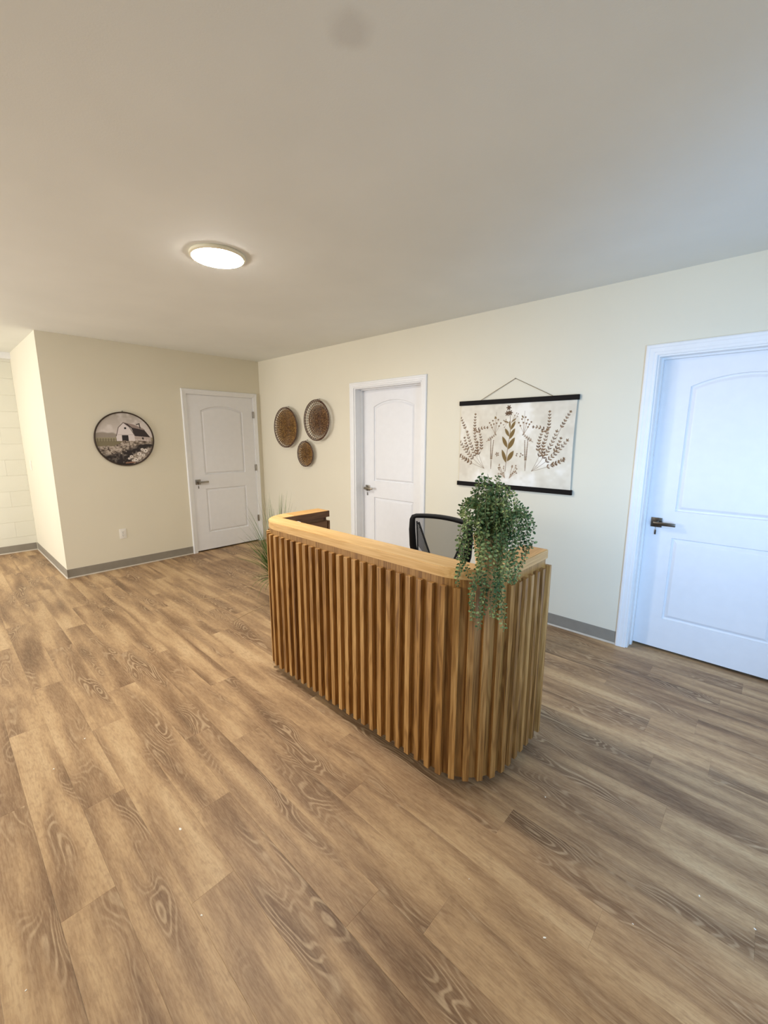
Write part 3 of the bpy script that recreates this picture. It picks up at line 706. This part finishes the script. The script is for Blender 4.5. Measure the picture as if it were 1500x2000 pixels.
# centre stem
cx0, cy0 = U2(.455, .82); stem([(cx0, cy0), U2(.465, .6), U2(.485, .35), U2(.475, .16)], .0022, B2)
for px, py, L, wd_, an in ((.468, .70, .105, .019, 58), (.47, .56, .115, .019, 60), (.478, .44, .10, .016, 62), (.487, .33, .08, .013, 62), (.49, .24, .05, .007, 35),
                           (.462, .72, .12, .016, 112), (.465, .54, .105, .016, 118), (.478, .41, .08, .013, 122), (.483, .32, .065, .008, 100), (.47, .25, .055, .007, 160), (.48, .3, .05, .006, 95)):
    x_, y_ = U2(px, py); R2.leaf(x_, y_, L, wd_, math.radians(an), GO); ca, sa = math.cos(math.radians(an)), math.sin(math.radians(an)); R2.line(x_, y_, x_ + ca * L * .9, y_ + sa * L * .9, .0011, srgb(176, 150, 104)); R2.leaf(x_, y_, L, wd_ * .3, math.radians(an), B1, .5)
for px, py in ((.45, .14), (.475, .135), (.46, .075)):
    x_, y_ = U2(px, py)
    for k in range(6): R2.leaf(x_, y_, .024, .0055, k * PI / 3 + px * 9, B1)
for px, py in ((.515, .165), (.53, .14), (.545, .15), (.54, .18), (.42, .27), (.435, .24), (.43, .30), (.42, .22), (.44, .21)): x_, y_ = U2(px, py); R2.ellipse(x_, y_, .005, .004, .5, B2); R2.line(x_, y_, *U2(.49 if px > .47 else .455, .25), .0009, B3)
# berries and sprays both sides
for sg in (-1, 1):
    X = lambda v: .475 + sg * v
    for px, py in ((.115, .19), (.085, .21), (.10, .25), (.125, .26), (.06, .25), (.135, .22), (.15, .27), (.075, .285), (.165, .245), (.14, .30)):
        x_, y_ = U2(X(px + .02), py); R2.ellipse(x_, y_, .0075, .0065, 0, B2); R2.line(x_, y_, *U2(X(.11 + .02), .38), .0009, B3)
    x_, y_ = U2(X(.125), .16); R2.line(*U2(X(.125), .12), *U2(X(.125), .38), .0011, B3); R2.leaf(*U2(X(.12), .2), .03, .006, PI / 2 + .7, GO)
    stem([U2(X(.13), .38), U2(X(.17), .44), U2(X(.21), .47)], .0013, B3)
    sprig(*U2(X(.21), .47), math.pi - .6 if sg > 0 else .6, .10, 0, 5, .022, .004, B3)
    # wheat ears
    for dx_ in (0, .035):
        x0, y0 = U2(X(.155), .80); a0 = PI / 2 + sg * (.10 - dx_ * 6 * .5)
        sprig(x0, y0, a0 - sg * .05, .235, sg * .02, 17, .017, .0035, B2, .0016, True, .35)
    # big fern corner sprays
    x0, y0 = U2(X(.20 if sg < 0 else .19), .80)
    for an, L, cv, nl, ll in ((60, .34, .35, 13, .034), (44, .36, .5, 13, .036), (30, .36, .4, 13, .036), (14, .26, .2, 8, .034)):
        a = math.radians(an); a = a if sg > 0 else PI - a
        sprig(x0 + sg * .02, y0, a, L, sg * cv, nl, ll, .0062, B2, tip=True)
    for px, py, an, L, cv in ((.33, .46, 82, .22, .2), (.40, .44, 72, .22, -.2), (.345, .38, 125, .14, .9), (.27, .60, 100, .17, -.5), (.38, .60, 50, .13, .4), (.36, .72, 8, .12, .5), (.30, .66, 70, .12, .5)):
        a = math.radians(an); a = a if sg > 0 else PI - a; x_, y_ = U2(X(px - .01), py)
        if abs(x_) < .49: sprig(x_, y_, a, L, sg * cv, max(4, int(L / .024)), .027, .0062, B2)
    # little ground flowers
    for k in range(12): x_, y_ = U2(X(.03 + .055 * rg.rand()), .74 + .12 * rg.rand()); R2.ellipse(x_, y_, .007, .005, rg.rand() * 3, B2 if k % 2 else B3); R2.line(x_, y_, *U2(X(.02), .9), .0009, B3)
    for k in range(5): x_, y_ = U2(X(.10 + .02 * math.cos(k * 1.3)), .62 + .03 * math.sin(k * 1.3)); R2.leaf(x_, y_, .018, .005, k * 1.3, B2)
def wp(X, Y):
    v = (Y + .35) / .70; pinch = 1 - .012 * np.sin(v * PI)
    return (X * pinch, -.012 - .004 * np.sin(v * PI) - .003 * np.sin(v * PI) * np.clip((np.abs(X) - .35) / .15, 0, 1) ** 2, Y)
o = bpy.data.objects.new('print_canvas', R2.mesh('canvas', printmat('botanical_print', .8), wp)); C.objects.link(o); o.parent = sc

# ---------------------------------------------------------------- outlet and switch
ou = empty('wall_outlet', (0, -1.878, .405), label='white duplex wall outlet low on the cream wall below the round picture', cat='outlet')
MB().box(0, .005, -.036, .036, -.058, .058, .002).obj('cover_plate', M['white'], ou, True)
for zc in (.0195, -.0195):
    s_ = MB().box(.004, .0068, -.0165, .0165, zc - .014, zc + .014, .001).obj('socket', M['white'], ou)
    for k, (ya, za_) in enumerate(((-.006, 0), (.006, 0))): MB().box(.0066, .0072, ya - .0012, ya + .0012, zc - .002, zc + .008).obj('slot', M['slot'], s_)
    MB().box(.0066, .0072, -.0025, .0025, zc - .0105, zc - .006).obj('ground_hole', M['slot'], s_)
MB().tube([(.004, 0, 0), (.0062, 0, 0)], .003, 10).obj('screw', M['nickel'], ou)
sw = empty('light_switch', (-1.33, -LA, 1.16), label='white light switch plate on the bright alcove wall at far left', cat='light switch')
MB().box(-.036, .036, -.006, 0, -.058, .058, .002).obj('cover_plate', M['white'], sw, True)
MB().box(-.016, .016, -.010, -.005, -.033, .033, .0015).obj('rocker', M['white'], sw, True)

# ---------------------------------------------------------------- trailing plant on the counter
def leafmat(name, dark, mid, light, tipc=None):
    m = NT(name, .7, spec=.25); W = m.rnd(20); co = m.coord(scale=(45, 45, 45)); n = m.noise(co, 1, 2, .6)
    lo = m.noise(m.coord(scale=(9, 9, 9)), 1, 1); t = m.math('ADD', m.math('MULTIPLY', n, .7), m.math('MULTIPLY', lo, .35))
    m.col(m.ramp(t, [(.36, dark), (.52, mid), (.68, light)])); m.b.inputs['Subsurface Weight'].default_value = 0; return m.m
M['euca'] = leafmat('eucalyptus_leaf', srgb(46, 72, 44), srgb(94, 122, 78), srgb(180, 194, 132))
M['stem'] = plain('green_stem', srgb(112, 112, 70), .6)
M['tan'] = cane('tan_woven_fibre', srgb(150, 116, 72), srgb(196, 160, 110), srgb(224, 196, 150))
pc = dw(1.628, .135, HT)
pl = empty('hanging_plant', pc, label='trailing green eucalyptus plant in a tan pot draped over the desk counter corner', cat='potted plant')
pot = MB().lathe([(.0005, 0), (.046, 0), (.050, .01), (.060, .10), (.062, .118), (.066, .122), (.066, .130), (.060, .130), (.056, .115), (.0005, .112)], 32).obj('pot', M['tan'], pl, True)
for k in range(11):
    MB().tube([((.0495 + .0012 * k) * math.cos(a), (.0495 + .0012 * k) * math.sin(a), .008 + k * .0105) for a in [2 * PI * j / 28 for j in range(28)]], .0034, 5, close=True).obj('woven_coil', M['tan'], pl, True)
rg2 = random.Random(12)
camdir = Vector((5.4641 - pc.x, -3.3057 - pc.y, 0)).normalized(); rgt = Vector((-camdir.y, camdir.x, 0))
def strand(az, rise, reach, drop, seed, start_z=.10):
    """rise above the pot, then out to reach, then hanging down to 'drop' below the counter top (z relative to counter)"""
    q = random.Random(seed); d = camdir * math.cos(az) + rgt * math.sin(az); pts = []
    p0 = d * .02 + Vector((0, 0, start_z)); p1 = d * reach * .30 + Vector((0, 0, start_z + rise)); p2 = d * reach * .95 + Vector((0, 0, start_z + rise * .98)); p3 = d * reach + Vector((0, 0, start_z + rise * .55))
    for i in range(9):
        t = i / 8; pts.append(p0 * (1 - t) ** 3 + p1 * 3 * t * (1 - t) ** 2 + p2 * 3 * t * t * (1 - t) + p3 * t ** 3)
    z = pts[-1].z; L = z - drop; n = max(2, int(L / .03)); wob = q.uniform(0, 6)
    for i in range(1, n + 1):
        t = i / n; o_ = d * (.012 * math.sin(t * 5 + wob)) + rgt * (.012 * math.sin(t * 6 + wob * 2)); pts.append(pts[8] + o_ - Vector((0, 0, L * t)))
    # resample and put opposite leaf pairs on it
    st = MB().tube(pts, .0011, 4); lv = MB(); acc = 0; k = 0; tot = sum((pts[i + 1] - pts[i]).length for i in range(len(pts) - 1)); run = 0
    for i in range(len(pts) - 1):
        a, c_ = pts[i], pts[i + 1]; seg = (c_ - a).length; t_ = (c_ - a).normalized() if seg > 1e-6 else Vector((0, 0, -1))
        s_ = acc
        while s_ < seg:
            if run + s_ > .03:
                p = a + t_ * s_; side = t_.cross(Vector((math.cos(k * 1.57 + wob), math.sin(k * 1.57 + wob), .15))).normalized()
                fr = (run + s_) / tot; sz = (.0083 - .0026 * fr) * q.uniform(.7, 1.25)
                for sg in (-1, 1):
                    ax = (side * sg + t_ * q.uniform(.0, .6) + Vector((q.uniform(-.3, .3), q.uniform(-.3, .3), q.uniform(-.2, .3)))).normalized()
                    nn = ax.cross(t_); nn = (nn + Vector((0, 0, q.uniform(-.4, .8)))).normalized(); wv_ = ax.cross(nn).normalized(); nn = wv_.cross(ax)
                    c0_ = p + ax * (.003 + sz); b_ = len(lv.v)
                    lv.v.append((c0_ - nn * sz * .22)[:])
                    for j in range(7): aa = PI + 2 * PI * j / 7; lv.v.append((c0_ + ax * sz * math.cos(aa) * 1.05 + wv_ * sz * math.sin(aa) * .68)[:])
                    for j in range(7): lv.f.append((b_, b_ + 1 + j, b_ + 1 + (j + 1) % 7))
                k += 1
            s_ += .0095
        acc = s_ - seg; run += seg
    o_ = st.obj('stem', M['stem'], pl); lv.obj('leaves', M['euca'], o_, kind='stuff')
sd = 100
def many(n, az0, az1, r0, r1, c0, c1, d0, d1):
    global sd
    for i in range(n):
        sd += 1; az = math.radians(az0 + (az1 - az0) * (i + rg2.random() * .9) / n)
        strand(az, rg2.uniform(r0, r1), rg2.uniform(c0, c1), rg2.uniform(d0, d1), sd)
#        az: 0 towards the viewer, +90 right, -90 left
many(4, -70, 80, .16, .23, .08, .14, .03, .13)        # front upper mass
many(4, -110, 130, .18, .25, .05, .10, .05, .14)
many(5, 60, 120, .15, .22, .12, .18, .10, .19)        # right side fringe, ends short
many(5, -125, -60, .17, .22, .10, .14, .15, .26)      # left fringe
many(3, -58, -36, .10, .16, .125, .145, -.09, -.02)
many(4, 36, 78, .12, .18, .12, .15, -.05, .06)
many(3, 0, 60, .18, .24, .07, .12, .0, .08)      # left trail hanging past the counter edge
many(4, -26, -4, .08, .15, .115, .135, -.25, -.16)       # two long clumps over the corner
many(4, 10, 32, .08, .15, .115, .135, -.26, -.16)
many(3, -20, 30, .05, .12, .13, .14, -.13, -.04)
many(2, 40, 60, .08, .14, .12, .14, -.08, .0)
many(3, -100, 100, .24, .28, .08, .13, .14, .22)
many(3, 140, 220, .14, .2, .06, .10, .10, .18)
for i in range(8):     # upright tufts on top
    sd += 1; q = random.Random(sd); a = q.uniform(0, 2 * PI); r_ = q.uniform(.0, .05); h = q.uniform(.26, .33)
    strand(a, h, .02 + r_, .10 + h * .72, sd)

# ---------------------------------------------------------------- grass plant on the floor behind the desk
M['grass'] = leafmat('grass_blade', srgb(34, 58, 24), srgb(74, 104, 46), srgb(118, 138, 70))
gp = empty('grass_plant', (2.36, -1.335, 0), label='tall spiky green grass plant in a dark pot behind the desk\'s left end', cat='potted plant')
MB().lathe([(.0005, 0), (.036, 0), (.040, .01), (.048, .29), (.051, .295), (.051, .31), (.044, .31), (.043, .285), (.0005, .28)], 32).obj('pot', plain('dark_grey_pot', srgb(52, 50, 48), .6), gp, True)
MB().lathe([(.0005, .284), (.043, .288)], 32).obj('soil', M['dark'], gp)
gr = random.Random(5)
def blade(az, lean, L, w0, droop=0.):
    d = Vector((math.cos(az), math.sin(az), 0)); sdv = Vector((-d.y, d.x, 0)); mb = MB(); n = 7; p = d * gr.uniform(.0, .04) + Vector((0, 0, .28)); ang = lean * .45
    for i in range(n + 1):
        t = i / n; w_ = w0 * (1 - t ** 1.6) + .0003
        mb.v += [(p - sdv * w_)[:], (p + Vector((0, 0, -.0)) - d * w_ * .5)[:], (p + sdv * w_)[:]]
        if i: b_ = 3 * (i - 1); mb.f += [(b_, b_ + 1, b_ + 4, b_ + 3), (b_ + 1, b_ + 2, b_ + 5, b_ + 4)]
        ang += (lean * .75 + droop) / n; p = p + (d * math.sin(ang) + Vector((0, 0, math.cos(ang)))) * (L / n)
    mb.obj('blade', M['grass'], gp)
for i in range(80): blade(gr.uniform(0, 2 * PI), abs(gr.gauss(0, .24)) + .03, gr.uniform(.45, .80), gr.uniform(.003, .0048))
for i in range(80): blade(math.radians(gr.uniform(185, 290)), gr.uniform(.25, 1.1), gr.uniform(.22, .52), gr.uniform(.003, .0052))
for i in range(24): blade(math.radians(gr.uniform(200, 290)), gr.uniform(1.3, 2.2), gr.uniform(.18, .32), gr.uniform(.003, .0045), .3)
for az, ln, L in ((228, 1.25, .46), (236, .62, .62), (238, .42, .66), (215, .8, .5), (245, .9, .45)): blade(math.radians(az), ln, L, .0052)

# ---------------------------------------------------------------- crumbs of white paint on the floor
M['chip'] = plain('white_paint_chip', srgb(245, 242, 232), .6, var=.01)
chips = [((3.044, -2.948), .008, 'white paint chip on the floor far left, below the wall outlet'), ((3.921, -2.82), .010, 'largest white paint chip, lying on a dark plank knot'),
         ((4.282, -2.897), .005, 'white paint chip on the floor at bottom left, below the largest chip'), ((4.917, -1.691), .005, 'white paint chip on the floor right of the desk, nearest its rounded corner'),
         ((5.122, -2.202), .006, 'white paint chip alone on the floor straight below the trailing plant'), ((3.176, -3.096), .007, 'white paint chip on the floor at the far left, nearer than its neighbour'),
         ((4.108, -3.314), .004, 'tiny white paint crumb in the bottom left corner of the floor'), ((5.457, -1.727), .005, 'white paint chip on the floor at lower right, below the door'),
         ((5.313, -1.974), .003, 'tiny white paint crumb on the floor left of the lower right chips'), ((5.599, -1.728), .005, 'white paint chip at the right edge of the floor'),
         ((4.857, -2.209), .003, 'tiny white paint crumb on the floor below the desk corner'), ((2.627, -1.836), .003, 'tiny white paint crumb on the floor just left of the desk')]
rc = random.Random(3)
for (x, y), r_, lb in chips:
    n = 6; out = [(r_ * rc.uniform(.45, 1.0) * math.cos(2 * PI * k / n), r_ * .55 * rc.uniform(.5, 1.0) * math.sin(2 * PI * k / n)) for k in range(n)]
    o = MB().prism(out, 0, .0012).obj('paint_chip', M['chip'], None, label=lb, cat='paint chip', group='paint crumbs on the floor')
    o.location = (x, y, .0002); o.rotation_euler[2] = rc.uniform(0, 3)
MB().tube([(1.584, -1.837, .0022), (1.66, -1.65, .0022), (1.72, -1.52, .0022), (1.767, -1.421, .0022)], .0018, 5).obj('pale_strand', plain('pale_tan', srgb(206, 180, 140), .7), None, label='thin pale straight strand on the floor near the left door', cat='straw')  # thin pale lines on the floor, built as raised strands
MB().tube([(2.303, -1.741, .0022), (2.262, -1.64, .0022), (2.235, -1.53, .0022), (2.223, -1.422, .0022)], .0018, 5).obj('pale_strand', bpy.data.materials['pale_tan'], None, label='thin pale curved strand on the floor beside the desk', cat='straw')
